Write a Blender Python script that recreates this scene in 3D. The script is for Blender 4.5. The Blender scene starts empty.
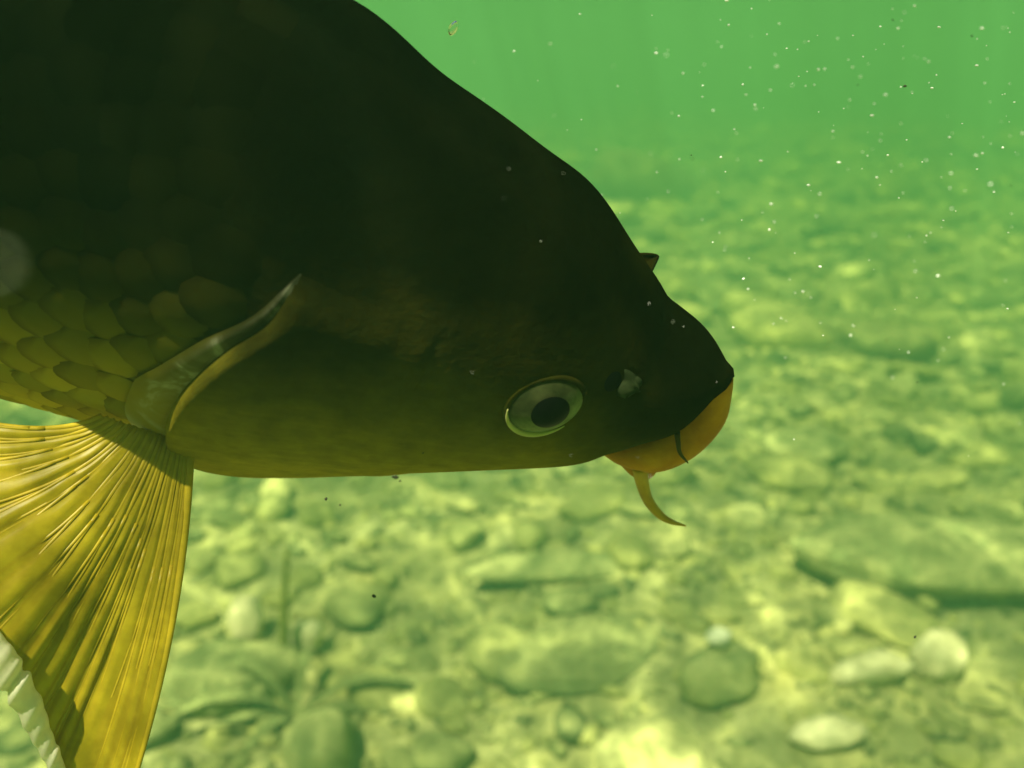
import bpy, math, random
import numpy as np
from mathutils import Vector, Matrix, noise
from mathutils.bvhtree import BVHTree

random.seed(7)
rng = np.random.default_rng(7)
SC = bpy.context.scene
COL = SC.collection

# ------------------------------------------------------------------ camera
F = 887.0                      # focal length in pixels of a 1024 wide frame
K = 3.0                       # stretches the bed: its cobbles are large and well below the carp
CAM_H, PITCH = 0.80 * K, 20.0
cam_d = bpy.data.cameras.new('camera')
cam = bpy.data.objects.new('camera', cam_d)
COL.objects.link(cam)
cam_d.sensor_width = 36.0
cam_d.lens = 36.0 * F / 1024.0
cam_d.clip_start, cam_d.clip_end = 0.005, 300.0
cam_d.dof.use_dof = True
cam_d.dof.focus_distance = 0.352
cam_d.dof.aperture_fstop = 7.0
CAM = Matrix.Translation((0, 0, CAM_H)) @ Matrix.Rotation(math.radians(90 - PITCH), 4, 'X')
cam.matrix_world = CAM
SC.camera = cam

# ------------------------------------------------------------------ sky, sun, exposure
SUN_EL, SUN_AZ = math.radians(64), math.radians(-143)      # azimuth from +Y (view direction), negative = left
w = bpy.data.worlds.new('World'); SC.world = w; w.use_nodes = True
nt = w.node_tree; nt.nodes.clear()
sky = nt.nodes.new('ShaderNodeTexSky'); sky.sky_type = 'NISHITA'; sky.sun_disc = False
sky.sun_elevation = SUN_EL; sky.sun_rotation = SUN_AZ
bg = nt.nodes.new('ShaderNodeBackground'); bg.inputs['Strength'].default_value = 0.05
wo = nt.nodes.new('ShaderNodeOutputWorld')
nt.links.new(sky.outputs[0], bg.inputs[0]); nt.links.new(bg.outputs[0], wo.inputs[0])
sl = bpy.data.lights.new('sun', 'SUN'); sl.energy = 5.0; sl.angle = math.radians(0.5); sl.color = (1.0, 0.95, 0.82)
sun = bpy.data.objects.new('sun', sl); COL.objects.link(sun)
to_sun = Vector((math.sin(SUN_AZ) * math.cos(SUN_EL), math.cos(SUN_AZ) * math.cos(SUN_EL), math.sin(SUN_EL)))
sun.rotation_euler = to_sun.to_track_quat('Z', 'Y').to_euler()
vs = SC.view_settings
vs.view_transform = 'Standard'; vs.look = 'None'; vs.gamma = 1.0; vs.use_curve_mapping = False
vs.exposure = 2.0
SC.cycles.use_denoising = True
SC.cycles.volume_bounces = 1
SC.cycles.max_bounces = 8
SC.cycles.transparent_max_bounces = 16

# ------------------------------------------------------------------ helpers
def mesh(name, verts, faces, smooth=True):
    me = bpy.data.meshes.new(name)
    me.from_pydata([tuple(v) for v in verts], [], faces)
    if smooth: me.polygons.foreach_set('use_smooth', [True] * len(me.polygons))
    me.update()
    return me

def link(name, me, mat=None, parent=None):
    o = bpy.data.objects.new(name, me); COL.objects.link(o)
    if mat and not me.materials: me.materials.append(mat)
    if parent: o.parent = parent
    return o

def obj(name, verts, faces, mat=None, parent=None, smooth=True):
    return link(name, mesh(name, verts, faces, smooth), mat, parent)

def tag(o, label=None, cat=None, group=None, kind=None):
    if label: o['label'] = label
    if cat: o['category'] = cat
    if group: o['group'] = group
    if kind: o['kind'] = kind
    return o

def grid_faces(nu, nv, close_v=False):
    f = []
    for i in range(nu - 1):
        for j in range(nv if close_v else nv - 1):
            k = (j + 1) % nv
            f.append((i * nv + j, i * nv + k, (i + 1) * nv + k, (i + 1) * nv + j))
    return f

def tube(pts, rad, n=10, flat=1.0):
    """closed tube along pts with a radius for each point"""
    P = [Vector(p) for p in pts]; V = []; F_ = []
    nrm = None
    for i, p in enumerate(P):
        t = (P[min(i + 1, len(P) - 1)] - P[max(i - 1, 0)]).normalized()
        if nrm is None:
            nrm = t.orthogonal().normalized()
        nrm = (nrm - t * nrm.dot(t)).normalized()
        b = t.cross(nrm)
        for k in range(n):
            a = 2 * math.pi * k / n
            V.append(p + (nrm * math.cos(a) + b * math.sin(a) * flat) * rad[i])
    F_ += grid_faces(len(P), n, True)
    F_.append(tuple(range(n))[::-1]); F_.append(tuple((len(P) - 1) * n + k for k in range(n)))
    return V, F_

def smooth_curve(pts, n):
    """Catmull-Rom through pts (any dimension), n samples"""
    p = np.array(pts, float)
    p = np.vstack([2 * p[0] - p[1], p, 2 * p[-1] - p[-2]])
    out = []
    m = len(p) - 3
    for u in np.linspace(0, m - 1e-9, n):
        i = int(u); t = u - i
        a, b, c, d = p[i], p[i + 1], p[i + 2], p[i + 3]
        out.append(0.5 * (2 * b + (c - a) * t + (2 * a - 5 * b + 4 * c - d) * t * t + (3 * b - a - 3 * c + d) * t ** 3))
    return np.array(out)

class NT:
    def __init__(s, name):
        s.m = bpy.data.materials.new(name); s.m.use_nodes = True
        s.t = s.m.node_tree; s.t.nodes.clear()
        s.out = s.t.nodes.new('ShaderNodeOutputMaterial')
    def n(s, typ, **kw):
        nd = s.t.nodes.new('ShaderNode' + typ)
        for k, v in kw.items():
            if hasattr(nd, k) and not k[0].isupper(): setattr(nd, k, v)
            else: nd.inputs[k.replace('_', ' ')].default_value = v
        return nd
    def l(s, a, b): s.t.links.new(a, b)
    def ramp(s, fac, stops, interp='LINEAR'):
        r = s.n('ValToRGB'); r.color_ramp.interpolation = interp
        e = r.color_ramp.elements
        while len(e) < len(stops): e.new(0.5)
        for q, (p, c) in zip(e, stops):
            q.position = p; q.color = (*c, 1) if len(c) == 3 else c
        s.l(fac, r.inputs[0]); return r.outputs[0]
    def math(s, op, a, b=None, clamp=False):
        m = s.n('Math', operation=op); m.use_clamp = clamp
        for i, v in enumerate((a, b)):
            if v is None: continue
            if isinstance(v, (int, float)): m.inputs[i].default_value = v
            else: s.l(v, m.inputs[i])
        return m.outputs[0]
    def mix(s, fac, a, b, typ='MIX'):
        m = s.n('MixRGB', blend_type=typ)
        for i, v in enumerate((fac, a, b)):
            if isinstance(v, (int, float)): m.inputs[i].default_value = v
            elif isinstance(v, tuple): m.inputs[i].default_value = (*v, 1)
            else: s.l(v, m.inputs[i])
        return m.outputs[0]
    def noise(s, vec, scale, detail=3, rough=0.55, dist=0.0):
        q = s.n('TexNoise'); q.inputs['Scale'].default_value = scale; q.inputs['Detail'].default_value = detail
        q.inputs['Roughness'].default_value = rough; q.inputs['Distortion'].default_value = dist
        if vec is not None: s.l(vec, q.inputs['Vector'])
        return q.outputs['Fac']
    def bump(s, h, strength=0.3, dist=0.01):
        b = s.n('Bump'); b.inputs['Strength'].default_value = strength; b.inputs['Distance'].default_value = dist
        s.l(h, b.inputs['Height']); return b.outputs[0]
    def principled(s, col, rough=0.7, spec=0.2, bump=None, **kw):
        p = s.n('BsdfPrincipled')
        if isinstance(col, tuple): p.inputs['Base Color'].default_value = (*col, 1)
        else: s.l(col, p.inputs['Base Color'])
        p.inputs['Roughness'].default_value = rough; p.inputs['Specular IOR Level'].default_value = spec
        for k, v in kw.items(): p.inputs[k.replace('_', ' ')].default_value = v
        if bump is not None: s.l(bump, p.inputs['Normal'])
        s.l(p.outputs[0], s.out.inputs[0]); return p

# ------------------------------------------------------------------ materials of the setting
def bed_material(name, stone):
    m = NT(name)
    g = m.n('NewGeometry'); pos = g.outputs['Position']
    n1 = m.noise(pos, 3.2 / K, 4, 0.6, 0.4)
    n2 = m.noise(pos, 16.0 / K, 5, 0.65, 0.3)
    n3 = m.noise(pos, 70.0 / K, 4, 0.7)
    silt = m.ramp(n1, [(0.30, (0.17, 0.185, 0.070)), (0.48, (0.31, 0.305, 0.105)), (0.70, (0.47, 0.43, 0.15))])
    speck = m.ramp(n2, [(0.32, (0.42, 0.45, 0.38)), (0.52, (0.9, 0.9, 0.85)), (0.72, (1.25, 1.2, 1.0))])
    col = m.mix(1.0, silt, speck, 'MULTIPLY')
    col = m.mix(0.35, col, m.ramp(n3, [(0.3, (0.10, 0.10, 0.05)), (0.7, (0.55, 0.5, 0.28))]))
    if stone:
        oi = m.n('ObjectInfo')
        r = m.math('FRACT', m.math('ADD', oi.outputs['Random'], g.outputs['Random Per Island']))
        sc = m.ramp(r, [(0.0, (0.11, 0.13, 0.06)), (0.35, (0.21, 0.22, 0.09)), (0.65, (0.32, 0.31, 0.11)), (0.88, (0.44, 0.41, 0.15)), (1.0, (0.58, 0.54, 0.26))])
        sc = m.mix(0.8, sc, m.ramp(n2, [(0.3, (0.5, 0.52, 0.45)), (0.7, (1.2, 1.2, 1.1))]), 'MULTIPLY')
        # silt settles on the upward facing side in patches
        up = m.n('SeparateXYZ'); m.l(g.outputs['Normal'], up.inputs[0])
        k = m.math('MULTIPLY', m.ramp(up.outputs[2], [(0.35, (0, 0, 0)), (0.9, (1, 1, 1))]), m.ramp(n1, [(0.35, (0.15, 0.15, 0.15)), (0.65, (0.75, 0.75, 0.75))]))
        col = m.mix(k, sc, col)
    h = m.math('ADD', m.math('MULTIPLY', n2, 0.7), m.math('MULTIPLY', n3, 0.35))
    m.principled(col, 0.95, 0.05, m.bump(h, 0.55, 0.012))
    return m.m

M_BED = bed_material('silty gravel', False)
M_STONE = bed_material('silted stone', True)

def plain_stone(name, a, b):
    m = NT(name); g = m.n('NewGeometry')
    n = m.noise(g.outputs['Position'], 28 / K, 4, 0.6, 0.3)
    n2 = m.noise(g.outputs['Position'], 120 / K, 3, 0.6)
    c = m.ramp(n, [(0.33, a), (0.62, b)])
    m.principled(c, 0.9, 0.08, m.bump(m.math('ADD', n, m.math('MULTIPLY', n2, 0.3)), 0.4, 0.006))
    return m.m
M_PALE = plain_stone('pale limestone', (0.42, 0.38, 0.20), (0.66, 0.60, 0.36))
M_WHITE = plain_stone('white pebble', (0.40, 0.40, 0.28), (0.58, 0.57, 0.42))
M_GREEN = plain_stone('algae covered stone', (0.16, 0.18, 0.07), (0.34, 0.33, 0.14))

# water: one even volume
m = NT('green lake water')
pv = m.n('VolumePrincipled')
pv.inputs['Color'].default_value = (0.095, 0.265, 0.125, 1)
pv.inputs['Density'].default_value = 0.165
pv.inputs['Anisotropy'].default_value = 0.0
pv.inputs['Absorption Color'].default_value = (0.12, 0.28, 0.02, 1)
m.l(pv.outputs[0], m.out.inputs['Volume']); M_WATER = m.m
X = 58.0
bv = [(x, y, z) for x in (-X, X) for y in (-X, X) for z in (-4.2, CAM_H + 0.86)]
haze = obj('haze', bv, [(0, 1, 3, 2), (4, 6, 7, 5), (0, 4, 5, 1), (2, 3, 7, 6), (0, 2, 6, 4), (1, 5, 7, 3)], M_WATER, None, False)
tag(haze, kind='stuff')

# rippled water surface overhead, a caustic net painted into its transparency patterns the sun
m = NT('rippled water surface')
g = m.n('NewGeometry')
warp = m.n('TexNoise'); warp.inputs['Scale'].default_value = 2.4; warp.inputs['Detail'].default_value = 2
m.l(g.outputs['Position'], warp.inputs['Vector'])
wv = m.n('VectorMath', operation='SCALE'); m.l(warp.outputs['Color'], wv.inputs[0]); wv.inputs['Scale'].default_value = 0.28
OFF = (2.6, 0.8, 0.0)
av = m.n('VectorMath', operation='ADD'); m.l(g.outputs['Position'], av.inputs[0]); m.l(wv.outputs[0], av.inputs[1])
ao = m.n('VectorMath', operation='ADD'); m.l(av.outputs[0], ao.inputs[0]); ao.inputs[1].default_value = OFF
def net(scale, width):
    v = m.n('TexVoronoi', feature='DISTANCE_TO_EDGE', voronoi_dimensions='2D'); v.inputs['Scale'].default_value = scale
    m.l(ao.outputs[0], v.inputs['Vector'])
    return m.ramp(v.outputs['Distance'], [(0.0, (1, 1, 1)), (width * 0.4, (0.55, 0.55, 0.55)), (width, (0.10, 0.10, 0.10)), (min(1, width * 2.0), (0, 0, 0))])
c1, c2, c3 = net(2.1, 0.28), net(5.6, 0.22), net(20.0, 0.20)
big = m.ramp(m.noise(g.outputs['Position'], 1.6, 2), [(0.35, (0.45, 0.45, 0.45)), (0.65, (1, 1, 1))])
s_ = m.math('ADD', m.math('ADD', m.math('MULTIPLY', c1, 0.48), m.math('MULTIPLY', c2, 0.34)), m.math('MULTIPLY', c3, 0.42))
s_ = m.math('ADD', m.math('MULTIPLY', m.math('POWER', m.math('MULTIPLY', s_, big), 1.8), 1.35), 0.20)      # painted caustics: more than 1 in the bright lines
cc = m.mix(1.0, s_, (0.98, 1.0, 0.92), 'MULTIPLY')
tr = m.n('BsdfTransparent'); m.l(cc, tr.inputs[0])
dt = m.n('VectorMath', operation='DOT_PRODUCT'); m.l(g.outputs['Incoming'], dt.inputs[0]); m.l(g.outputs['Normal'], dt.inputs[1])
gr = m.ramp(m.math('ABSOLUTE', dt.outputs['Value']), [(0.60, (1, 1, 1)), (0.69, (0, 0, 0))])      # total reflection outside Snell's window
gl = m.n('BsdfGlossy'); gl.inputs['Roughness'].default_value = 0.08; gl.inputs['Color'].default_value = (0.9, 0.95, 0.9, 1)
mx = m.n('MixShader'); m.l(gr, mx.inputs[0]); m.l(tr.outputs[0], mx.inputs[1]); m.l(gl.outputs[0], mx.inputs[2])
m.l(mx.outputs[0], m.out.inputs[0])
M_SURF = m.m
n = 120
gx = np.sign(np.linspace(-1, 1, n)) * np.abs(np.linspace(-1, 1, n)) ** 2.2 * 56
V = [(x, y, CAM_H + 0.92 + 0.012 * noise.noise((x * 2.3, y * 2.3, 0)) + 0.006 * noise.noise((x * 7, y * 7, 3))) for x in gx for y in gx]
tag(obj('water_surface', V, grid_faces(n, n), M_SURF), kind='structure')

# ------------------------------------------------------------------ lake bed
def bed_h(x, y):
    x, y = x / K, y / K
    d = math.hypot(x, y)
    h = 0.060 * noise.noise((x * 0.9 + 3, y * 0.9, 1.0)) + 0.030 * noise.noise((x * 2.6, y * 2.6, 5.0))
    h += 0.012 * noise.noise((x * 8, y * 8, 9.0))
    if d < 7: h += 0.006 * noise.noise((x * 21, y * 21, 2.0)) + 0.004 * abs(noise.noise((x * 45, y * 45, 4.0)))
    h += 0.30 * noise.noise((x * 0.13 + 9, y * 0.13 + 4, 7.0)) * min(1.0, max(0.0, (d - 3) / 8))
    return h * K

ang = np.concatenate([np.linspace(-180, -42, 40)[:-1], np.linspace(-42, 42, 330), np.linspace(42, 180, 40)[1:-1]])
rad = 0.50 * (55 / 0.50) ** np.linspace(0, 1, 430)
V = [(0, 0, bed_h(0, 0))]
for r in rad:
    for a in ang:
        t = math.radians(a); x, y = r * math.sin(t), r * math.cos(t)
        V.append((x, y, bed_h(x, y)))
na = len(ang)
fc = [(0, 1 + (j + 1) % na, 1 + j) for j in range(na)]
fc += [tuple(1 + q for q in f)[::-1] for f in grid_faces(len(rad), na, True)]
bed = tag(obj('lake_bed', V, fc, M_BED), kind='structure')

# camera geometry used to stand things where the photograph shows them
def ray(px, py):
    return (CAM.to_3x3() @ Vector(((px - 512) / F, (384 - py) / F, -1.0))).normalized()
def on_bed(px, py):
    d = ray(px, py); o = CAM.translation; t = 0.2
    while t < 40:
        p = o + d * t
        if p.z < bed_h(p.x, p.y): break
        t += 0.006
    return p, t

# stones: a dozen shapes shared by all copies
import bmesh
def stone_verts(seed, sub, rough=0.22):
    bm = bmesh.new(); bmesh.ops.create_icosphere(bm, subdivisions=sub, radius=1.0)
    r = random.Random(seed); off = Vector((r.uniform(0, 50), r.uniform(0, 50), r.uniform(0, 50)))
    sx, sy, sz = r.uniform(0.9, 1.35), r.uniform(0.7, 1.0), r.uniform(0.42, 0.68)
    for v in bm.verts:
        p = v.co.copy()
        d = 1 + rough * noise.noise(p * 1.1 + off) * 1.5 + rough * 0.5 * noise.noise(p * 2.6 + off)
        # facets worn flat
        for k in range(3):
            nrm = Vector((math.cos(seed + 2.1 * k), math.sin(seed * 1.7 + 2.1 * k), 0.4 * math.sin(seed + k))).normalized()
            q = p.dot(nrm) * d
            if q > 0.80: d *= 0.80 / q * 0.6 + 0.4
        v.co = Vector((p.x * d * sx, p.y * d * sy, p.z * d * sz))
    Vv = [v.co.copy() for v in bm.verts]; Ff = [tuple(v.index for v in f.verts) for f in bm.faces]
    bm.free(); return Vv, Ff
SHAPES = [mesh('stone', *stone_verts(k, 3)) for k in range(12)]
for me in SHAPES: me.materials.append(M_STONE)
LOW = [stone_verts(k + 40, 2, 0.26) for k in range(12)]
TINY = [stone_verts(k + 80, 1, 0.3) for k in range(8)]

def stone_matrix(x, y, r, sink, rnd, flat=1.0):
    M = Matrix.Translation((x, y, bed_h(x, y) + r * 0.5 * flat * (1 - sink)))
    M = M @ Matrix.Rotation(rnd.uniform(0, 6.28), 4, 'Z') @ Matrix.Rotation(rnd.gauss(0, 0.18), 4, 'X') @ Matrix.Rotation(rnd.gauss(0, 0.18), 4, 'Y')
    return M @ Matrix.Diagonal((r, r, r * flat, 1))

special = []   # things that stand out, kept clear of common stones
def big_stone(name, label, cat, px, py, rpx, mat, seed, dims=(1, 1, 1), rz=0.0, sink=0.2, rx=0.0, lift=0.0, group=None):
    p, t = on_bed(px, py); r = rpx / F * t * 0.95
    o = obj(name, *stone_verts(seed, 4, 0.16), mat)
    o.matrix_world = Matrix.Translation((p.x, p.y, bed_h(p.x, p.y) + r * 0.5 * dims[2] * (1 - sink) + lift)) @ Matrix.Rotation(rz, 4, 'Z') @ Matrix.Rotation(rx, 4, 'X') @ Matrix.Diagonal((r * dims[0], r * dims[1], r * dims[2], 1))
    tag(o, label, cat, group); special.append((p.x, p.y, r * max(dims[:2]) * 0.8))
    return o

big_stone('boulder', 'long low green boulder with a dark undercut along its near side', 'boulder', 945, 580, 100, M_GREEN, 3, (1.25, 0.62, 0.60), -0.10, 0.2)
big_stone('pebble', 'large pale round pebble lying on the gravel below the long boulder', 'pebble', 935, 676, 30, M_PALE, 6, (0.95, 1.0, 1.35), 0.3, 0.0)
big_stone('pebble', 'pale oval pebble lying just beside the large round pale pebble', 'pebble', 868, 680, 30, M_PALE, 9, (1.0, 0.8, 0.9), 0.1, 0.1)
big_stone('pebble', 'flat pale pebble lying among gravel at the bottom edge', 'pebble', 825, 742, 26, M_PALE, 14, (1.1, 0.9, 0.9), 0.2, 0.1)
big_stone('cobble', 'rounded olive cobble carrying a small white pebble', 'cobble', 716, 690, 46, M_GREEN, 21, (0.9, 0.9, 1.0), 0.5, 0.2)
big_stone('pebble', 'small white pebble lying on top of a rounded olive cobble', 'pebble', 714, 684, 13, M_WHITE, 25, (1, 0.9, 0.9), 0.2, 0.0, lift=0.066 * K)
big_stone('cobble', 'smooth domed cobble at the bottom edge beside the dark water weed', 'cobble', 322, 772, 46, M_GREEN, 28, (1.0, 1.0, 1.3), 1.5, 0.1)
big_stone('pebble', 'small upright pale pebble beside the thin reed stalk', 'pebble', 308, 655, 18, M_PALE, 31, (0.85, 0.8, 2.3), 0.2, 0.0)
big_stone('pebble', 'upright yellowish pebble between the fin and the reed stalk', 'pebble', 250, 642, 20, M_PALE, 33, (0.9, 0.8, 2.2), 0.7, 0.0)
big_stone('slab', 'long flat silted slab under the carp head', 'stone slab', 555, 575, 58, M_GREEN, 36, (1.15, 0.45, 0.35), 0.06, 0.1)
big_stone('cobble', 'wide domed olive cobble in front of the reed stalk', 'cobble', 235, 690, 52, M_GREEN, 40, (1.2, 0.9, 0.9), 0.1, 0.3)
big_stone('cobble', 'dark green cobble right of the carp mouth on the bed', 'cobble', 800, 462, 40, M_GREEN, 42, (1.2, 0.9, 0.8), 0.1, 0.2)
big_stone('slab', 'broad silted slab with a rounded rim in the middle of the gravel', 'stone slab', 590, 655, 80, M_STONE, 47, (1.1, 0.8, 0.40), 0.5, 0.75)

placed = list(special)
def free(x, y, r, k=0.62):
    for a, b, q in placed:
        if (a - x) ** 2 + (b - y) ** 2 < ((q + r) * k) ** 2: return False
    return True
rnd = random.Random(11)
count = 0; tries = 0
while count < 285 and tries < 20000:
    tries += 1
    d = math.sqrt(rnd.uniform(0.80 ** 2, 2.7 ** 2)); a = math.radians(rnd.uniform(-33, 33))
    x, y = K * d * math.sin(a), K * d * math.cos(a)
    r = K * min(0.085, 0.030 * math.exp(rnd.gauss(0, 0.42)) * (0.85 + 0.25 * d))
    if not free(x, y, r): continue
    placed.append((x, y, r))
    o = link('stone', SHAPES[rnd.randrange(12)], None, bed)
    o.matrix_world = stone_matrix(x, y, r, rnd.uniform(0.0, 1.05), rnd, rnd.uniform(0.55, 1.0))
    count += 1

def scatter(name, n, d0, d1, half, size, shapes, sd, far=False):
    r_ = random.Random(sd); Vs = []; Fs = []
    for _ in range(n):
        d = math.sqrt(r_.uniform(d0 * d0, d1 * d1)) if not far else d0 * (d1 / d0) ** r_.random()
        a = math.radians(r_.uniform(-half, half)); x, y = K * d * math.sin(a), K * d * math.cos(a)
        r = K * size * math.exp(r_.gauss(0, 0.45)) * (1 if not far else 0.7 + 0.3 * d / d0)
        M = stone_matrix(x, y, r, r_.uniform(0.0, 1.1), r_, r_.uniform(0.6, 1.0))
        sv, sf = shapes[r_.randrange(len(shapes))]
        b = len(Vs); Vs += [M @ v for v in sv]; Fs += [tuple(q + b for q in f) for f in sf]
    tag(obj(name, Vs, Fs, M_STONE, bed), kind='stuff')
scatter('gravel', 6500, 0.7, 3.2, 36, 0.0105, TINY, 3)
scatter('far_stones', 2600, 2.6, 16.0, 36, 0.042, LOW, 4, True)

# ------------------------------------------------------------------ reed stalk and water weed
m = NT('weed leaf'); g = m.n('NewGeometry')
n_ = m.noise(g.outputs['Position'], 40, 3)
m.principled(m.ramp(n_, [(0.35, (0.12, 0.135, 0.05)), (0.65, (0.22, 0.23, 0.09))]), 0.8, 0.1); M_WEED = m.m
m = NT('reed stalk'); g = m.n('NewGeometry')
n_ = m.noise(g.outputs['Position'], 60, 3)
m.principled(m.ramp(n_, [(0.35, (0.12, 0.13, 0.02)), (0.65, (0.24, 0.23, 0.045))]), 0.8, 0.1); M_REED = m.m

p, t = on_bed(286, 672)
root = bpy.data.objects.new('reed_stalk', None); COL.objects.link(root); root.location = p; root.scale = (K, K, K)
tag(root, 'thin upright yellow green reed stalk beside the small pale pebble', 'reed')
hh = 0.175
pts = smooth_curve([(0, 0, -0.01), (0.002, 0.004, hh * 0.35), (0.006, 0.010, hh * 0.7), (0.014, 0.018, hh * 1.08)], 14)
obj('stem', *tube(pts, np.interp(np.linspace(0, 1, 14), [0, 1], [0.0085, 0.0035]), 8), M_REED, root)
pts = smooth_curve([(0.0, 0, 0.01), (-0.014, -0.004, 0.03), (-0.034, -0.01, 0.042)], 8)
obj('leaf', *tube(pts, np.interp(np.linspace(0, 1, 8), [0, .4, 1], [0.002, 0.0045, 0.0006]), 6, 0.3), M_REED, root)

p, t = on_bed(296, 716)
root = bpy.data.objects.new('water_weed', None); COL.objects.link(root); root.location = p; root.scale = (K, K, K)
tag(root, 'dark green water weed with long drooping leaves spread over the stones', 'water weed')
leaf_dirs = [(-165, 0.17, 0.05), (-178, 0.20, 0.03), (160, 0.13, 0.06), (10, 0.19, 0.045), (-4, 0.15, 0.02), (200, 0.11, 0.02), (70, 0.08, 0.07), (-120, 0.10, 0.02)]
for i, (a, L, hgt) in enumerate(leaf_dirs):
    t_ = math.radians(a); c, s = math.cos(t_), math.sin(t_)
    ctr = smooth_curve([(0, 0, 0), (L * .35 * c, L * .35 * s, hgt), (L * .7 * c, L * .7 * s, hgt * 0.95), (L * c, L * s, hgt * 0.35 + 0.006)], 10)
    wd = 0.0095 * np.interp(np.linspace(0, 1, 10), [0, .3, .8, 1], [0.4, 1, 0.7, 0.06])
    Vv = []
    for q, ww in zip(ctr, wd):
        for k, up in ((-1, 0.0), (0, 0.35), (1, 0.0)):
            Vv.append((q[0] - s * ww * k, q[1] + c * ww * k, q[2] - up * ww))
    nv = len(Vv)
    Vv += [(a_, b_, c_ - 0.0008) for a_, b_, c_ in Vv]
    ff = grid_faces(10, 3); ff += [tuple(q + nv for q in f)[::-1] for f in ff]
    obj('leaf', Vv, ff, M_WEED, root)

# ------------------------------------------------------------------ the carp
D0 = 0.370; SN = (722, 392)
SLOPE, YAW, ELEV = math.radians(20), math.radians(4), math.radians(52)
A_ = Vector((math.cos(SLOPE) * math.cos(YAW), -math.sin(SLOPE) * math.cos(YAW), -math.sin(YAW)))
P_ = Vector((math.sin(SLOPE), math.cos(SLOPE), 0)); P_ = (P_ - A_ * P_.dot(A_)).normalized()
Q_ = A_.cross(P_)
U_ = P_ * math.cos(ELEV) + Q_ * math.sin(ELEV)
L_ = U_.cross(A_)                     # the carp's left, away from the camera
S_ = Vector(((SN[0] - 512) / F * D0, (384 - SN[1]) / F * D0, -D0))
FR = Matrix((A_, L_, U_)).transposed().to_4x4(); FR.translation = S_     # carp frame in camera coordinates
FRI = FR.inverted()
EYE = FRI @ Vector((0, 0, 0))         # the camera seen from the carp
def lray(px, py):
    return (FRI.to_3x3() @ Vector(((px - 512) / F, (384 - py) / F, -1.0)))
def proj(v):
    c = FR @ Vector(v); return (512 + F * c.x / -c.z, 384 - F * c.y / -c.z, -c.z)
def at_depth(px, py, d): return EYE + lray(px, py) * d
def at_y(px, py, y):
    d = lray(px, py); return EYE + d * ((y - EYE.y) / d.y)

carp = bpy.data.objects.new('carp', None); COL.objects.link(carp)
carp.matrix_world = CAM @ FR
tag(carp, 'large dark olive carp with an orange mouth and golden fin, swimming close above the bed', 'carp')

def sp(px, py):                       # photograph outline onto the plane through the snout
    r = Vector(((px - 512) / F, (384 - py) / F, -1)); Xp = r * (S_.dot(Q_) / r.dot(Q_)) - S_
    return -Xp.dot(A_), Xp.dot(P_)
TOPPX = [(727, 382), (728, 367), (723, 351), (711, 335), (692, 316), (670, 300), (660, 284), (649, 266), (632, 243), (615, 214), (602, 195), (590, 179), (578, 170), (550, 152), (510, 120), (470, 92), (440, 74), (420, 55), (395, 28), (360, 0)]
BOTPX = [(724, 376), (717, 391), (710, 407), (694, 424), (678, 436), (655, 438), (631, 445), (604, 457), (575, 466), (520, 469), (450, 472), (370, 475), (300, 471), (240, 461), (204, 453), (184, 452), (162, 439), (148, 428), (100, 422), (60, 410), (0, 395)]
tp = [sp(*q) for q in TOPPX] + [(0.22, 0.097), (0.27, 0.108), (0.34, 0.115), (0.45, 0.108), (0.58, 0.075), (0.68, 0.046), (0.76, 0.040)]
bp = [sp(*q) for q in BOTPX] + [(0.34, -0.099), (0.45, -0.093), (0.58, -0.062), (0.68, -0.042), (0.76, -0.040)]
S0, S1 = 0.0008, 0.75
NS, NP = 170, 72
uu = np.linspace(0, 1, NS); ss = S0 + (S1 - S0) * (0.45 * uu + 0.55 * uu ** 2)
ss[1] = ss[0] + 0.0007
tgt_t = np.interp(ss, [q[0] for q in tp], [q[1] for q in tp])
tgt_b = np.interp(ss, [q[0] for q in bp], [q[1] for q in bp])
def blur(a, k=3):
    for _ in range(k):
        b = a.copy(); b[1:-1] = 0.25 * a[:-2] + 0.5 * a[1:-1] + 0.25 * a[2:]; a = b
    return a
tgt_t, tgt_b = blur(tgt_t), blur(tgt_b)
ratio = np.interp(ss, [0, 0.03, 0.09, 0.19, 0.34, 0.55, 0.70, 0.76], [1.0, 0.92, 0.76, 0.66, 0.58, 0.40, 0.26, 0.22])
psi = np.linspace(0, 2 * math.pi, NP, endpoint=False)
ce, se = math.cos(ELEV), math.sin(ELEV)
def shape(h, wd, c):
    """section of the body: psi 0 = back, 90 = near (right) flank, 180 = belly"""
    cs, sn = np.cos(psi), np.sin(psi)
    y = -wd * np.sign(sn) * np.abs(sn) ** 0.92
    z = h * np.sign(cs) * np.abs(cs) ** 0.96 + c
    return y, z
top, bot = tgt_t.copy(), tgt_b.copy()
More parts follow.
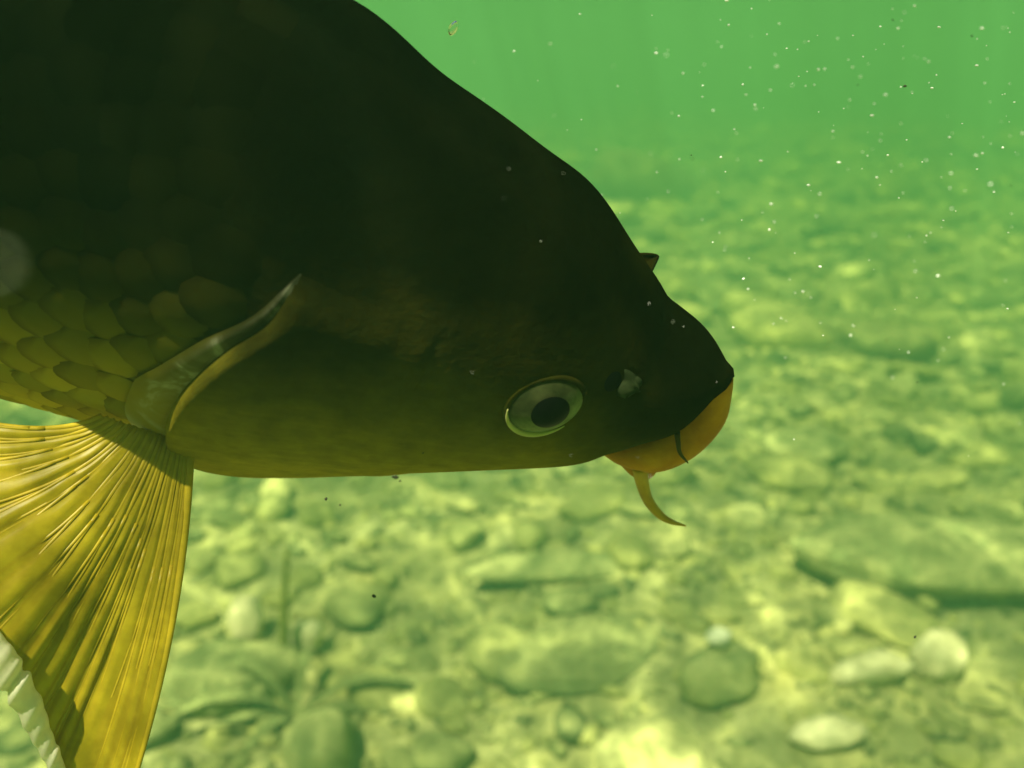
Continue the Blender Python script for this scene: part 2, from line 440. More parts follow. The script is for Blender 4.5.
for it in range(7):                    # fit the sections until the outline seen from the photographer's place is right
    H = np.maximum(top - bot, 0.0015); mid = (top + bot) / 2
    h = H / 2 / np.sqrt(ce ** 2 + (ratio * se) ** 2); wd = h * ratio; cz = mid / ce
    G = np.zeros((NS, NP, 3))
    for i in range(NS):
        y, z = shape(h[i], wd[i], cz[i]); G[i, :, 0] = -ss[i]; G[i, :, 1] = y; G[i, :, 2] = z
    R3 = np.array(FR.to_3x3()); Cc = G @ R3.T + np.array(S_)
    Qn, An, Pn, Sn_ = np.array(Q_), np.array(A_), np.array(P_), np.array(S_)
    k = (Sn_ @ Qn) / (Cc @ Qn); Xp = Cc * k[..., None] - Sn_
    sA = -(Xp @ An); pP = Xp @ Pn
    ok = ss < 0.33
    for i in range(NS):
        if not ok[i]: continue
        j = int(np.argmax(pP[i])); top[i] += 0.8 * (np.interp(sA[i, j], ss, tgt_t) - pP[i, j])
        j = int(np.argmin(pP[i])); bot[i] += 0.8 * (np.interp(sA[i, j], ss, tgt_b) - pP[i, j])
    dt = (top - tgt_t)[ok][-1]; db = (bot - tgt_b)[ok][-1]
    top[~ok] = tgt_t[~ok] + dt * np.interp(ss[~ok], [0.33, 0.5], [1, 0]); bot[~ok] = tgt_b[~ok] + db * np.interp(ss[~ok], [0.33, 0.5], [1, 0])
    top, bot = blur(top, 2), blur(bot, 2)

h = blur(h, 4); wd = blur(wd, 4); cz = blur(cz, 4)
fold = 1 - 0.022 * np.exp(-((ss - 0.036) / 0.0035) ** 2) + 0.022 * np.exp(-((ss - 0.020) / 0.010) ** 2)      # fold behind the upper lip
h = h * fold; wd = wd * fold
def surf(s, ps, off=0.0):
    """point on the flank at distance s behind the snout, angle ps from the back (radians, positive = right side)"""
    hh_, ww_, c_ = np.interp(s, ss, h), np.interp(s, ss, wd), np.interp(s, ss, cz)
    cs, sn = math.cos(ps), math.sin(ps)
    y = -ww_ * math.copysign(abs(sn) ** 0.92, sn); z = hh_ * math.copysign(abs(cs) ** 0.96, cs) + c_
    p = Vector((-s, y, z))
    if off:
        p += surf_n(s, ps) * off
    return p
def surf_n(s, ps):
    a = surf(s + 0.002, ps) - surf(s - 0.002, ps); b = surf(s, ps + 0.02) - surf(s, ps - 0.02)
    n_ = a.cross(b).normalized()
    c_ = Vector((-s, 0, np.interp(s, ss, cz)))
    return n_ if n_.dot(surf(s, ps) - c_) > 0 else -n_

# fine lookup: pixel -> (s, psi) on the near flank
LU_S = np.linspace(0.0, 0.40, 260); LU_P = np.radians(np.linspace(2, 178, 200))
lv = [surf(s, q) for s in LU_S for q in LU_P]
lut = BVHTree.FromPolygons(lv, grid_faces(260, 200))
def pick(px, py):
    hit = lut.ray_cast(EYE, lray(px, py).normalized())
    if hit[0] is None: raise ValueError('no body at %s %s' % (px, py))
    i, j = divmod(hit[2], 199)
    return LU_S[i] + 0.0008, LU_P[j] + 0.008, hit[0], hit[1]

# --- skin materials, in the carp's own coordinates
def carp_coord(m):
    tc = m.n('TexCoord'); tc.object = carp
    return tc.outputs['Object']
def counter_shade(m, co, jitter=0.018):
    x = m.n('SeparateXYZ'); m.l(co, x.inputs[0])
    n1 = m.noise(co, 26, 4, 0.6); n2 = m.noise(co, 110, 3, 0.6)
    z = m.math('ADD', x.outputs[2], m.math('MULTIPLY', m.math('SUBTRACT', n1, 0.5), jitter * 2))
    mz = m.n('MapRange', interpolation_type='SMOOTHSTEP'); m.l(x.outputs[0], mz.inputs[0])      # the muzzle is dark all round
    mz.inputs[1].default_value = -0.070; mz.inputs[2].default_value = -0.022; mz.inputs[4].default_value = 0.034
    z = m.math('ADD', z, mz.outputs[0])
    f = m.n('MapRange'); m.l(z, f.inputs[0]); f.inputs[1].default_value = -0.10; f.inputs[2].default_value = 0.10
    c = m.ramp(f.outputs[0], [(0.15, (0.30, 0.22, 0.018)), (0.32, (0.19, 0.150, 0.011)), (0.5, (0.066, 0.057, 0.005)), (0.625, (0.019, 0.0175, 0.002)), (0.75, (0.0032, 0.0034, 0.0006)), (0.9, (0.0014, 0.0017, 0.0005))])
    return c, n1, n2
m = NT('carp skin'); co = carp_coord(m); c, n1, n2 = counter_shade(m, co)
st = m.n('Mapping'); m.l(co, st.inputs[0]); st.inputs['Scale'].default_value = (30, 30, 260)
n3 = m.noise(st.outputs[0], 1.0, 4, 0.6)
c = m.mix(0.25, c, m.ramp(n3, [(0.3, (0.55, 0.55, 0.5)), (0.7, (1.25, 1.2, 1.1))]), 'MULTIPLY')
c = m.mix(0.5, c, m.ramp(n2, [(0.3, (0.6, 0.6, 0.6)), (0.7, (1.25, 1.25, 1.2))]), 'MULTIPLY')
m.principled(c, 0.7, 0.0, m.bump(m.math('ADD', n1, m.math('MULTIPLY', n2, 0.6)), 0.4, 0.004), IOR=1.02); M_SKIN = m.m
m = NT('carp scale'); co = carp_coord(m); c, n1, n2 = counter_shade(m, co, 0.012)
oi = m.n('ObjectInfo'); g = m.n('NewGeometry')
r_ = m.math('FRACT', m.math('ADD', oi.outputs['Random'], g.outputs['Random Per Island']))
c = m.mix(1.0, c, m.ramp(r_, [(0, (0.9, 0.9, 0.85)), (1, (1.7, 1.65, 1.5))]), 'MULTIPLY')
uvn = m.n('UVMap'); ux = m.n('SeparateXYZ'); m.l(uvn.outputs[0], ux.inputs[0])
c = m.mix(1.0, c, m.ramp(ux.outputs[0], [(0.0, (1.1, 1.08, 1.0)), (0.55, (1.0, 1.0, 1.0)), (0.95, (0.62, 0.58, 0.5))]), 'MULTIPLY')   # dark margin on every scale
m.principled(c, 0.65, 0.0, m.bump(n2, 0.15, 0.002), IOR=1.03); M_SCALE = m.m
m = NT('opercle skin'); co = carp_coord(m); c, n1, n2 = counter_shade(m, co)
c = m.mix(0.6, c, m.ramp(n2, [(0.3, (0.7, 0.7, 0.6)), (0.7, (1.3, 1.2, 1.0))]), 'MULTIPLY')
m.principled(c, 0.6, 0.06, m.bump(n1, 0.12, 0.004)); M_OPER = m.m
m = NT('gill membrane'); co = carp_coord(m)
n1 = m.noise(co, 55, 3, 0.6, 0.6)
c0_, n0, n2 = counter_shade(m, co)
k = m.ramp(n1, [(0.44, (0.06, 0.06, 0.06)), (0.54, (0.25, 0.25, 0.25)), (0.64, (1, 1, 1))])  # pale blotches paint broken glints of light on the membrane
uvn = m.n('UVMap'); ux = m.n('SeparateXYZ'); m.l(uvn.outputs[0], ux.inputs[0])      # palest along the middle of the band
k = m.mix(1.0, k, m.ramp(ux.outputs[0], [(0.05, (0, 0, 0)), (0.30, (1, 1, 1)), (0.65, (0.9, 0.9, 0.9)), (0.95, (0.3, 0.3, 0.3))]), 'MULTIPLY')
k = m.mix(1.0, k, m.ramp(ux.outputs[1], [(0.0, (0.25, 0.25, 0.25)), (0.3, (1, 1, 1)), (0.55, (0.8, 0.8, 0.8)), (0.75, (0.1, 0.1, 0.1))]), 'MULTIPLY')
c = m.mix(k, c0_, (0.30, 0.29, 0.20))
m.principled(c, 0.45, 0.12); M_GILL = m.m
m = NT('lip skin'); co = carp_coord(m)
n1 = m.noise(co, 60, 4, 0.6)
c = m.ramp(n1, [(0.3, (0.33, 0.125, 0.004)), (0.7, (0.52, 0.235, 0.010))])
m.principled(c, 0.55, 0.06, m.bump(n1, 0.35, 0.003), Subsurface_Weight=0.15, Subsurface_Scale=0.01); M_LIP = m.m
m = NT('barbel skin'); co = carp_coord(m)
n1 = m.noise(co, 90, 2)
m.principled(m.ramp(n1, [(0.3, (0.34, 0.19, 0.010)), (0.7, (0.52, 0.31, 0.02))]), 0.5, 0.2); M_BARB = m.m
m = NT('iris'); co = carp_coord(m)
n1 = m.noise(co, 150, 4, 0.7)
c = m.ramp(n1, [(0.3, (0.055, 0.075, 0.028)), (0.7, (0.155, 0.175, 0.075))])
uvn = m.n('UVMap'); ux = m.n('SeparateXYZ'); m.l(uvn.outputs[0], ux.inputs[0])   # lid's shade painted in: iris darkens towards its upper edge
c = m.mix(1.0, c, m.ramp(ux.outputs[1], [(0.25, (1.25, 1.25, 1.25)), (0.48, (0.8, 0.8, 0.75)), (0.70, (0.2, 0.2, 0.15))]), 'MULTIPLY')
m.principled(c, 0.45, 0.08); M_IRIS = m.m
m = NT('pupil'); m.principled((0.002, 0.002, 0.002), 0.3, 0.02); M_PUP = m.m
m = NT('eye rim'); m.principled((0.36, 0.34, 0.12), 0.5, 0.1); M_RIM = m.m
m = NT('nostril flap'); co = carp_coord(m)
n1 = m.noise(co, 120, 3)
m.principled(m.ramp(n1, [(0.35, (0.012, 0.017, 0.006)), (0.7, (0.036, 0.045, 0.018))]), 0.7, 0.01); M_FLAP = m.m

def fin_material(name, a, b, tr, edge=False):
    m = NT(name); co = carp_coord(m)
    n1 = m.noise(co, 45, 4, 0.6); n2 = m.noise(co, 160, 3, 0.6)
    c = m.ramp(n1, [(0.3, a), (0.7, b)])
    c = m.mix(0.4, c, m.ramp(n2, [(0.3, (0.7, 0.7, 0.7)), (0.7, (1.2, 1.2, 1.2))]), 'MULTIPLY')
    d = m.n('BsdfDiffuse'); t = m.n('BsdfTranslucent'); mx = m.n('MixShader'); mx.inputs[0].default_value = tr
    m.l(c, d.inputs[0]); m.l(c, t.inputs[0]); m.l(d.outputs[0], mx.inputs[1]); m.l(t.outputs[0], mx.inputs[2])
    gl = m.n('BsdfGlossy'); gl.inputs['Roughness'].default_value = 0.35
    m2 = m.n('MixShader'); m2.inputs[0].default_value = 0.012
    m.l(mx.outputs[0], m2.inputs[1]); m.l(gl.outputs[0], m2.inputs[2]); m.l(m2.outputs[0], m.out.inputs[0])
    return m.m
M_FIN = fin_material('fin membrane', (0.28, 0.205, 0.006), (0.52, 0.39, 0.018), 0.5)
M_RAY = fin_material('fin ray', (0.40, 0.29, 0.010), (0.68, 0.51, 0.03), 0.5)
M_FINEDGE = fin_material('fin margin', (0.82, 0.74, 0.44), (0.95, 0.90, 0.68), 0.5)  # sunlit cream put into the colour, paler than the rest of the fin
M_DARKFIN = fin_material('dark fin', (0.03, 0.03, 0.008), (0.08, 0.06, 0.012), 0.4)

# --- body
bvts = [tuple(v) for v in G.reshape(-1, 3)]
bvts = []
for i in range(NS):
    y, z = shape(h[i], wd[i], cz[i]); bvts += [(-ss[i], y[j], z[j]) for j in range(NP)]
bf = grid_faces(NS, NP, True)
bvts.append((-ss[0] + 0.0008, 0, float(cz[0]))); c0 = len(bvts) - 1
bf += [(c0, (j + 1) % NP, j) for j in range(NP)]
bf.append(tuple((NS - 1) * NP + j for j in range(NP)))
body = obj('body', bvts, bf, M_SKIN, carp)

# --- gill cover
edge_px = [(302, 274), (264, 316), (228, 344), (194, 370), (174, 396), (165, 424)]
ep = [pick(*q)[:2] for q in edge_px]
es = [q[0] for q in ep]; eq = [q[1] for q in ep]
es += [es[-1] - 0.004, es[-1] - 0.016, es[-1] - 0.040]; eq += [eq[-1] + math.radians(14), eq[-1] + math.radians(28), eq[-1] + math.radians(42)]
cur = smooth_curve(list(zip(es, eq)), 44)
PS0 = cur[0][1]
def s_edge(ps):
    ps = abs(ps)
    return float(np.interp(ps, cur[:, 1], cur[:, 0])) if ps > PS0 else float(cur[0][0]) - (PS0 - ps) * 0.02
def strip(side, u0, u1, nu, offs):
    V = []
    for q in range(len(cur)):
        s_e, ps = cur[q]
        tap = min(1.0, q / 4.0) ; tap = tap * tap * (3 - 2 * tap)
        for i in range(nu):
            u = u0 + (u1 - u0) * i / (nu - 1)
            if u > 0.006: u = 0.006 + (u - 0.006) * (0.55 + 0.45 * min(1.0, q / 22.0))      # the plate is shorter towards its upper corner
            us = 0.006 + (u - 0.006) / (0.55 + 0.45 * min(1.0, q / 22.0)) if u > 0.006 else u
            if u < 0: u *= 0.05 + 1.75 * max(0.0, min(1.0, q / 20.0))
            V.append(surf(s_e - u, side * ps, offs(us, q / (len(cur) - 1)) * tap + 0.0001))
    return V, grid_faces(len(cur), nu)
def op_off(u, v):
    w_ = 0.085
    if u < 0.004: return 0.0010 + 0.0070 * math.sin(u / 0.004 * math.pi / 2)
    t = (u - 0.004) / (w_ - 0.004); return 0.0080 * max(0.0, 1 - t) ** 1.8 + 0.0002 + 0.0004 * math.exp(-((u - 0.075) / 0.005) ** 2) - 0.0014 * max(0.0, (u - 0.078) / 0.007)
def gm_off(u, v):
    t = (u + 0.0125) / 0.0175                       # a soft roll behind the bony plate
    return 0.0004 + 0.0032 * math.sin(max(0, min(1, t)) * math.pi) ** 0.7
for side in (1, -1):
    g_ = obj('gill_cover', *strip(side, 0.0, 0.085, 26, op_off), M_SKIN, carp)
    gm = obj('gill_membrane', *strip(side, -0.0085, 0.005, 10, gm_off), M_GILL, g_)
    lay = gm.data.uv_layers.new(name='UVMap')
    for lp_ in gm.data.loops: lay.data[lp_.index].uv = ((lp_.vertex_index % 10) / 9, (lp_.vertex_index // 10) / (len(cur) - 1))

# --- eyes
def frame_at(loc, nrm, fwd):
    z = nrm.normalized(); x = (fwd - z * fwd.dot(z)).normalized(); y = z.cross(x)
    M = Matrix((x, y, z)).transposed().to_4x4(); M.translation = loc; return M
def dome(r, hgt, nr, na_, r0=0.0, flat=2.0):
    V = []; 
    for i in range(nr):
        q = r0 + (r - r0) * i / (nr - 1)
        for k in range(na_):
            a = 2 * math.pi * k / na_
            V.append((q * math.cos(a), q * math.sin(a), hgt * (1 - (q / r) ** flat)))
    return V, grid_faces(nr, na_, True)
e_s, e_p, e_loc, e_n = pick(546, 409)
eye_r = 0.0135
def mir(M, side):
    if side == 1: return M
    D = Matrix.Diagonal((1, -1, 1, 1)); return D @ M @ D
en = surf_n(e_s, e_p)
fwd_eye = FRI.to_3x3() @ Vector((0.9, 0.42, 0))
for side in (1, -1):
    M = mir(frame_at(e_loc - en * 0.0008, en, fwd_eye), side)
    def tr_(V): return [M @ Vector(v) for v in V]
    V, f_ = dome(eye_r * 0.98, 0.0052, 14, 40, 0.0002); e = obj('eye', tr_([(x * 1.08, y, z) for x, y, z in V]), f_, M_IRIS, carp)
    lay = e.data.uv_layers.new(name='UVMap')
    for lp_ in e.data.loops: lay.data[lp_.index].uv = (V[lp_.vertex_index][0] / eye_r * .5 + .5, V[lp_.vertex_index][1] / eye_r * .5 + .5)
    V, f_ = dome(0.0067, 0.0010, 8, 32, 0.0001); obj('pupil', tr_([(x * 1.10 + 0.0012, y * 1.14 + 0.0012, 0.0052 * (1 - (math.hypot(x + 0.0012, y + 0.0006) / eye_r) ** 2) + 0.0004 + z) for x, y, z in V]), f_, M_PUP, e)
    arc = np.linspace(math.radians(150), math.radians(285), 30)
    ring = [(math.cos(a) * eye_r * 1.09, math.sin(a) * eye_r * 1.01, 0.0004) for a in arc]
    V, f_ = tube(ring, [0.0002 + 0.0010 * math.sin(math.pi * i / 29) for i in range(30)], 8); obj('eye_rim', tr_(V), f_, M_RIM, e)
    ring = [(math.cos(a) * eye_r * 1.11, math.sin(a) * eye_r * 1.03, -0.0012) for a in np.linspace(0, 2 * math.pi, 49)]
    V, f_ = tube(ring, [0.0015] * 49, 10); obj('eyelid', tr_(V), f_, M_SKIN, e)

# --- nostrils
n_s, n_p, n_loc, n_nr = pick(622, 383); nn = surf_n(n_s, n_p)
for side in (1, -1):
    M = mir(frame_at(n_loc, nn, Vector((1, 0, 0))), side)
    def tr_(V): return [M @ Vector(v) for v in V]
    V, f_ = dome(0.0042, 0.0010, 6, 20, 0.0001); fl = obj('nostril', tr_([(x - 0.0040, y * 1.1, z - 0.0004) for x, y, z in V]), f_, M_PUP, carp)
    # upright flap of skin in front of the pit, drawn out to a hooked tip
    W = []
    for i, u in enumerate(np.sin(np.linspace(0, math.pi / 2, 9))):
        half = (0.0062 * max(0.0, 1 - u ** 2.4) ** 0.5 + 0.0002) if side == 1 else 0.0066 * (1 - u) ** 0.8 + 0.0003
        for k in np.linspace(-1, 1, 7):
            bulge = 0.0022 * (1 - k * k)
            if side == 1: W.append((0.0004 + 0.0070 * u + 0.0010 * math.sin(k * 5 + u * 3), 0.85 * half * k + 0.0010 * math.sin(u * 5 + k * 2.2) * u, -0.0004 + 0.0040 * math.sin(u * 2.2) * (1 - 0.5 * k * k) + 0.0005 * math.sin(k * 6)))
            else: W.append((-0.0015 + 0.85 * half * k + 0.0012 * u * u, 0.6 * bulge, -0.0010 + 0.0085 * u + 0.0006 * math.sin(k * 9) * u))
    nv = len(W); W += [(x - 0.0011, y, z) for x, y, z in W]
    ff = grid_faces(9, 7); ff = ff + [tuple(q + nv for q in f)[::-1] for f in ff]
    rim = [j for j in range(7)] + [i * 7 + 6 for i in range(1, 9)] + [56 + j for j in range(5, -1, -1)] + [i * 7 for i in range(7, 0, -1)]
    ff += [(rim[i], rim[i - 1], rim[i - 1] + nv, rim[i] + nv) for i in range(len(rim))]
    obj('nostril_flap', tr_(W), ff, M_FLAP if side == 1 else M_SKIN, fl)

# --- mouth
lp = [(606, 451, -0.014, 6), (624, 453, -0.016, 15), (652, 453, -0.015, 22), (682, 441, -0.010, 22), (707, 416, -0.004, 20), (718, 391, 0.0, 15), (722, 378, 0.0, 11)]
near = [(at_y(x, y, yy), r / F * 0.355) for x, y, yy, r in lp]
ctl = [(*p_, r) for p_, r in near] + [(p_.x, -p_.y, p_.z, r) for p_, r in near[-3::-1]]
cv = smooth_curve(ctl, 60)
upper = obj('lip', *tube(cv[:, :3], np.maximum(cv[:, 3], 0.001), 16), M_LIP, carp)
a0, b0 = near[1][0], Vector((near[1][0].x, -near[1][0].y, near[1][0].z))
midp = at_y(655, 440, 0.0)
cv = smooth_curve([a0, (midp.x - 0.002, -0.016, midp.z - 0.002), (midp.x, 0, midp.z), (midp.x - 0.002, 0.016, midp.z - 0.002), b0], 30)
obj('lower_lip', *tube(cv, [0.0050] * 30, 12), M_LIP, carp)
def barbel(name, pts, rpx, y):
    for side in (1, -1):
        c_ = [at_y(px, py, yy) for (px, py), yy in zip(pts, y)]
        c_ = [Vector((v.x, v.y * side, v.z)) for v in c_]
        n_ = 26; cv = smooth_curve(c_, n_); rr = np.interp(np.linspace(0, 1, n_), np.linspace(0, 1, len(rpx)), rpx) / F * 0.34
        obj(name, *tube(cv, rr, 10), M_BARB if rpx[0] > 4 else M_OPER, carp)
barbel('barbel', [(640, 466), (642, 482), (648, 500), (660, 515), (672, 522), (686, 526)], [10, 8, 6.5, 5, 3.2, 0.8], [-0.020, -0.021, -0.022, -0.023, -0.024, -0.025])
barbel('upper_barbel', [(677, 432), (678, 442), (680, 453), (688, 463)], [3.4, 2.8, 2.2, 0.8], [-0.0195, -0.020, -0.0205, -0.021])

# --- scales
def scale_mesh():
    V = []; uv = []
    nu, nv = 5, 5
    for i in range(nu):
        for j in range(nv):
            a, b = -1 + 2 * i / (nu - 1), -1 + 2 * j / (nv - 1)
            x = a * math.sqrt(1 - b * b / 2); y = b * math.sqrt(1 - a * a / 2)
            rr = min(1, math.hypot(x, y))
            V.append((-x * 0.0122, y * 0.0112, 0.0016 * (1 - rr ** 2.5) - 0.0004)); uv.append((rr if x > 0 else 0.3 * rr, 0.5))
    f = [q[::-1] for q in grid_faces(nu, nv)]
    me = mesh('scale', V, f); lay = me.uv_layers.new(name='UVMap')
    for lp_ in me.loops: lay.data[lp_.index].uv = uv[lp_.vertex_index]
    me.materials.append(M_SCALE); return me
SCM = scale_mesh()
indiv = []; rest = []
row = 0; s = 0.165
while s < 0.70:
    per = sum((surf(s, a) - surf(s, a + 0.05)).length for a in np.arange(0, math.pi, 0.05)); n_ = max(4, int(per / 0.0155))
    for k in range(n_):
        a = math.pi * (k + (0.5 if row % 2 else 0.0)) / n_
        for side in (1, -1):
            if a < 0.02 and side < 0: continue
            if s < s_edge(a) + 0.010 + (0.02 if a < PS0 else 0): continue
            if a < PS0 and s < 0.20: continue
            p0 = surf(s, side * a); nr = surf_n(s, side * a)
            back = (surf(s + 0.004, side * a) - surf(s - 0.004, side * a)).normalized()
            M = frame_at(p0 + nr * 0.0006, (nr - back * 0.075 + Vector((random.gauss(0, .02), random.gauss(0, .02), random.gauss(0, .02)))).normalized(), -back)
            kk = random.uniform(0.94, 1.08); M = M @ Matrix.Diagonal((kk, kk, 1, 1))
            x_, y_, z_ = proj(p0)
            if side > 0 and -30 < x_ < 1054 and -30 < y_ < 798 and nr.dot(EYE - p0) > -0.01: indiv.append((y_, M))
            else: rest.append(M)
    s += 0.0118; row += 1
indiv.sort(key=lambda q: -q[0])
for y_, M in indiv[:295]:
    o = link('scale', SCM, None, carp); o.matrix_local = M
rest += [M for _, M in indiv[295:]]
Vs = []; Fs = []
sv = [v.co.copy() for v in SCM.vertices]; sf = [tuple(p_.vertices) for p_ in SCM.polygons]
for M in rest:
    b = len(Vs); Vs += [M @ v for v in sv]; Fs += [tuple(q + b for q in f) for f in sf]
me = mesh('other_scales', Vs, Fs); lay = me.uv_layers.new(name='UVMap')
su = [0.0] * len(sv)
for lp_ in SCM.loops: su[lp_.vertex_index] = SCM.uv_layers[0].data[lp_.index].uv[0]
for lp_ in me.loops: lay.data[lp_.index].uv = (su[lp_.vertex_index % len(sv)], 0.5)
tag(link('other_scales', me, M_SCALE, carp), kind='stuff')
print('scales', len(indiv), len(rest))

# --- pectoral fin
NR = 17
base_d = pick(168, 428)[2]; base_depth = proj(base_d)[2]
vj = [0] + [k_ + random.uniform(-0.22, 0.22) for k_ in range(1, 16)] + [16]
roots = smooth_curve([(190, 440), (170, 436), (140, 428), (102, 416)], NR)
tips = smooth_curve([(128, 800), (98, 806), (60, 782), (32, 722), (4, 672), (-40, 615), (-88, 535), (-115, 462), (-118, 392)], NR)
ctrl = [(187 - 150 * (i / (NR - 1)), 615 - 165 * (i / (NR - 1))) for i in range(NR)]
def fin_pt(v, u):
    """v = 0..NR-1 across the rays, u = 0..1 from base to edge"""
    v = float(np.interp(v, range(17), vj))
    def at(arr): return np.array([np.interp(v, range(NR), [q[0] for q in arr]), np.interp(v, range(NR), [q[1] for q in arr])])
    r0, c1_, t0 = at(roots), at(ctrl), at(tips)
    q = (1 - u) ** 2 * r0 + 2 * u * (1 - u) * c1_ + u * u * t0
    dep = base_depth + 0.006 - 0.028 * u - 0.0010 * v + 0.012 * u * u * math.sin(v * 0.45)
    return at_depth(q[0], q[1], dep)
SUBD = 6; nu = 44
V = []
for vi in range((NR - 1) * SUBD + 1):
    v = vi / SUBD
    for ui in range(nu):
        u = ui / (nu - 1); p_ = fin_pt(v, u)
        dd = (p_ - EYE).normalized()
        V.append(p_ + dd * (0.0006 * (0.5 + u) * (0.7 + 0.6 * noise.noise((round(v) * 3.7, 1, 1))) * math.cos(v * 2 * math.pi) + 0.0007 * noise.noise((v * 3.1, u * 6, 2))))
fin = obj('pectoral_fin', V, grid_faces((NR - 1) * SUBD + 1, nu), M_FIN, carp)
for k in range(NR):
    pts = [];
    for ui in range(24):
        u = ui / 23 * (0.995); p_ = fin_pt(k, u); dd = (p_ - EYE).normalized(); pts.append(p_ + dd * (0.0006 * (0.5 + u) + 0.0006))
    rr = np.interp(np.linspace(0, 1, 24), [0, 1], [0.0014, 0.0006]) * (1.5 if k == 0 else 1)
    Vr, Fr = tube(pts, rr, 7)
    if k > 0:                      # every soft ray forks towards the edge
        for sgn in (-0.22, 0.22):
            st = 0.34 + 0.12 * random.random(); pts = []
            for ui in range(16):
                t_ = ui / 15; u = st + (0.99 - st) * t_; p_ = fin_pt(min(NR - 1, max(0, k + sgn * min(1, t_ * 1.6))), u); dd = (p_ - EYE).normalized()
                pts.append(p_ + dd * (0.0006 * (0.5 + u) + 0.0001))
            V2, F2 = tube(pts, np.linspace(0.0009, 0.0005, 16), 6); b = len(Vr)
            Vr += V2; Fr += [tuple(q + b for q in f) for f in F2]
    obj('fin_ray', Vr, Fr, M_RAY, fin)
# the lower hind margin is rolled over towards the camera
V = []; cnt = 0
for vv in np.linspace(3.2, 11.0, 70):
    e1, e0 = fin_pt(vv, 0.985), fin_pt(vv, 0.93)
    out = (e1 - e0).normalized(); tw = (EYE - e1).normalized()
    rr = 0.0058 * math.sin(math.pi * min(1, max(0.05, (vv - 3.1) / 8.0))) ** 0.5 * (1 + 0.40 * noise.noise((vv * 2.3, 1, 4)))
    for a in np.linspace(0, 1.75 * math.pi, 12):
        V.append(e1 + tw * (rr * (1 - math.cos(a)) * 0.9 - 0.001) + out * rr * math.sin(a))
    cnt += 1
obj('fin_margin', V, grid_faces(cnt, 12), M_FINEDGE, fin)

# --- back and tail fins (beyond the frame's edge, the rest of the animal)
def sheet(pts, n_per, name, parent=carp):
    """pts: list of (base, tip) in carp coordinates in the plane y = 0, ribbed"""
    V = []; n_ = len(pts)
    for i in range((n_ - 1) * n_per + 1):
        t = i / n_per; k = min(int(t), n_ - 2); f = t - k
        b_ = Vector(pts[k][0]).lerp(Vector(pts[k + 1][0]), f); e_ = Vector(pts[k][1]).lerp(Vector(pts[k + 1][1]), f)
        for u in np.linspace(0, 1, 8):
            q = b_.lerp(e_, u); V.append((q.x, 0.0010 * math.cos(t * 2 * math.pi), q.z))
    return obj(name, V, grid_faces((n_ - 1) * n_per + 1, 8), M_DARKFIN, parent)
zt = lambda s: surf(s, 0).z - 0.004
zb = lambda s: surf(s, math.pi).z + 0.004
sheet([((-(0.33 + 0.02 * i), 0, zt(0.33 + 0.02 * i)), (-(0.36 + 0.021 * i), 0, zt(0.33 + 0.02 * i) + (0.075 if i < 3 else 0.05 - 0.0015 * i) * min(1, 0.5 + i * 0.3))) for i in range(14)], 6, 'dorsal_fin')
sheet([((-(0.60 + 0.012 * i), 0, zb(0.60 + 0.012 * i)), (-(0.64 + 0.012 * i), 0, zb(0.60 + 0.012 * i) - 0.055 + 0.006 * i)) for i in range(6)], 6, 'anal_fin')
sheet([((-0.745, 0, float(np.interp(0.745, ss, cz)) + 0.036 * (1 - i / 6)), (-(0.745 + 0.16 * (0.55 + 0.45 * abs(1 - i / 6))), 0, float(np.interp(0.745, ss, cz)) + 0.13 * (1 - i / 6))) for i in range(13)], 6, 'tail_fin')

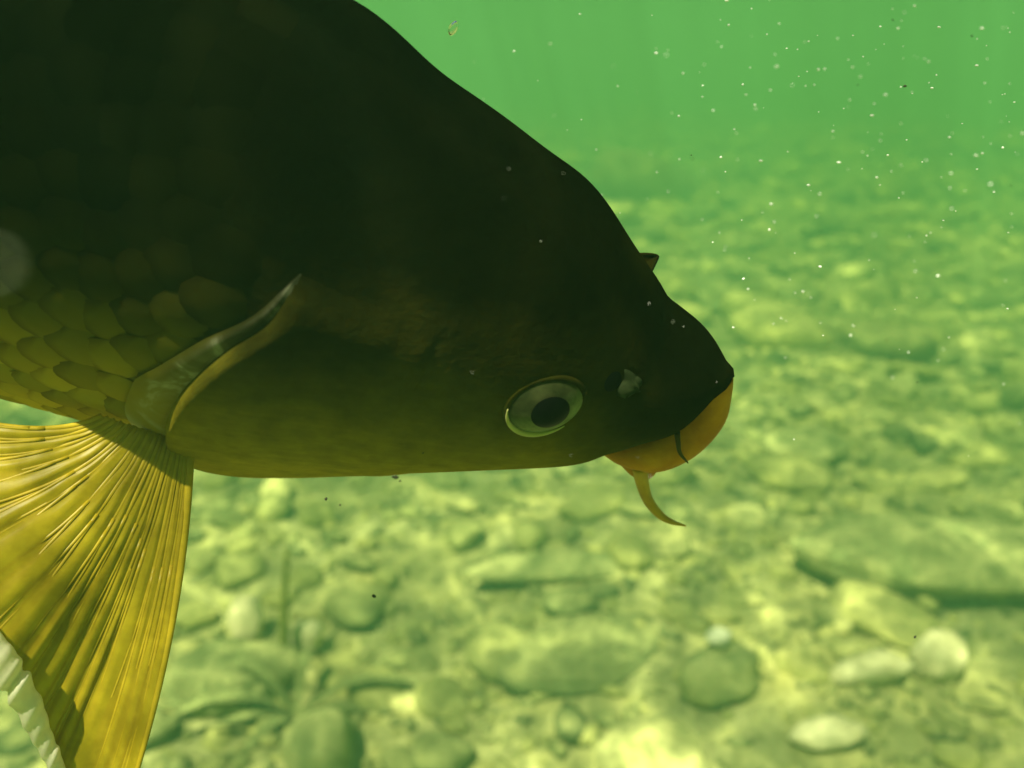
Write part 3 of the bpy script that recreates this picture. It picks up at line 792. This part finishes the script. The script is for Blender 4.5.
# ------------------------------------------------------------------ drifting specks
m = NT('bright speck'); m.principled((0.85, 0.85, 0.78), 0.5, 0.4); M_SPECK = m.m
m = NT('dark speck'); m.principled((0.03, 0.03, 0.015), 0.8, 0.1); M_DARK = m.m
def cam_pt(px, py, d): return CAM @ Vector(((px - 512) / F * d, (384 - py) / F * d, -d))
ico = stone_verts(5, 1, 0.25)
def specks(name, items, mat):
    Vs = []; Fs = []
    for px, py, d, rp in items:
        c_ = cam_pt(px, py, d); r = rp / F * d
        M = Matrix.Translation(c_) @ Matrix.Rotation(random.uniform(0, 6), 4, 'Z') @ Matrix.Rotation(random.uniform(0, 6), 4, 'X') @ Matrix.Diagonal((r * random.uniform(.8, 1.5), r, r * 1.3, 1))
        b = len(Vs); Vs += [M @ v for v in ico[0]]; Fs += [tuple(q + b for q in f) for f in ico[1]]
    return tag(obj(name, Vs, Fs, mat), kind='stuff')
it = []
for _ in range(250):
    px = 1024 - abs(random.gauss(0, 230)) if random.random() < 0.75 else random.uniform(560, 1024)
    py = min(abs(random.gauss(120, 150)), 768)
    it.append((px, py, random.uniform(0.22, 0.62), random.choice([0.5, 0.6, 0.7, 0.8, 0.9, 1.3])))
for _ in range(18): it.append((random.uniform(450, 720), random.uniform(80, 470), random.uniform(0.23, 0.30), random.choice([0.3, 0.4, 0.5])))
specks('drifting_specks', it, M_SPECK)
it = [(395, 477, 0.29, 2.6), (326, 499, 0.33, 2.0), (340, 505, 0.34, 1.2), (374, 596, 0.4, 2.2), (905, 86, 0.4, 1.8), (972, 36, 0.5, 1.3), (915, 637, 0.4, 1.5), (400, 481, .29, 1.3)]
it += [(random.uniform(400, 1024), random.uniform(0, 768), random.uniform(0.3, 0.8), 0.8) for _ in range(14)]
specks('dark_debris', it, M_DARK)

m = NT('air bubble'); g_ = m.n('BsdfGlass', IOR=0.75); g_.inputs['Roughness'].default_value = 0.05
m.l(g_.outputs[0], m.out.inputs[0]); M_BUB = m.m
V, f_ = stone_verts(2, 3, 0.05)
o = obj('bubble', V, f_, M_BUB)
o.matrix_world = Matrix.Translation(cam_pt(453, 28, 0.36)) @ Matrix.Rotation(0.5, 4, 'Y') @ Matrix.Diagonal((0.0020, 0.0024, 0.0050, 1))
tag(o, 'tiny clear air bubble drifting in open water above the carp back', 'bubble')

m = NT('silt mote'); m.principled((0.45, 0.50, 0.32), 0.8, 0.1); M_MOTE = m.m
o = obj('silt_mote', *stone_verts(8, 2, 0.2), M_MOTE)
o.matrix_world = Matrix.Translation(cam_pt(-4, 264, 0.05)) @ Matrix.Scale(0.00042, 4)
tag(o, 'blurred pale mote of silt drifting in front of the carp flank above its fin', 'silt mote')

for o_, s_ in ((e_loc, 'eye'), (n_loc, 'nostril')):
    print(s_, [round(q) for q in proj(o_)[:2]], 'far', [round(q) for q in proj((o_.x, -o_.y, o_.z))[:2]])
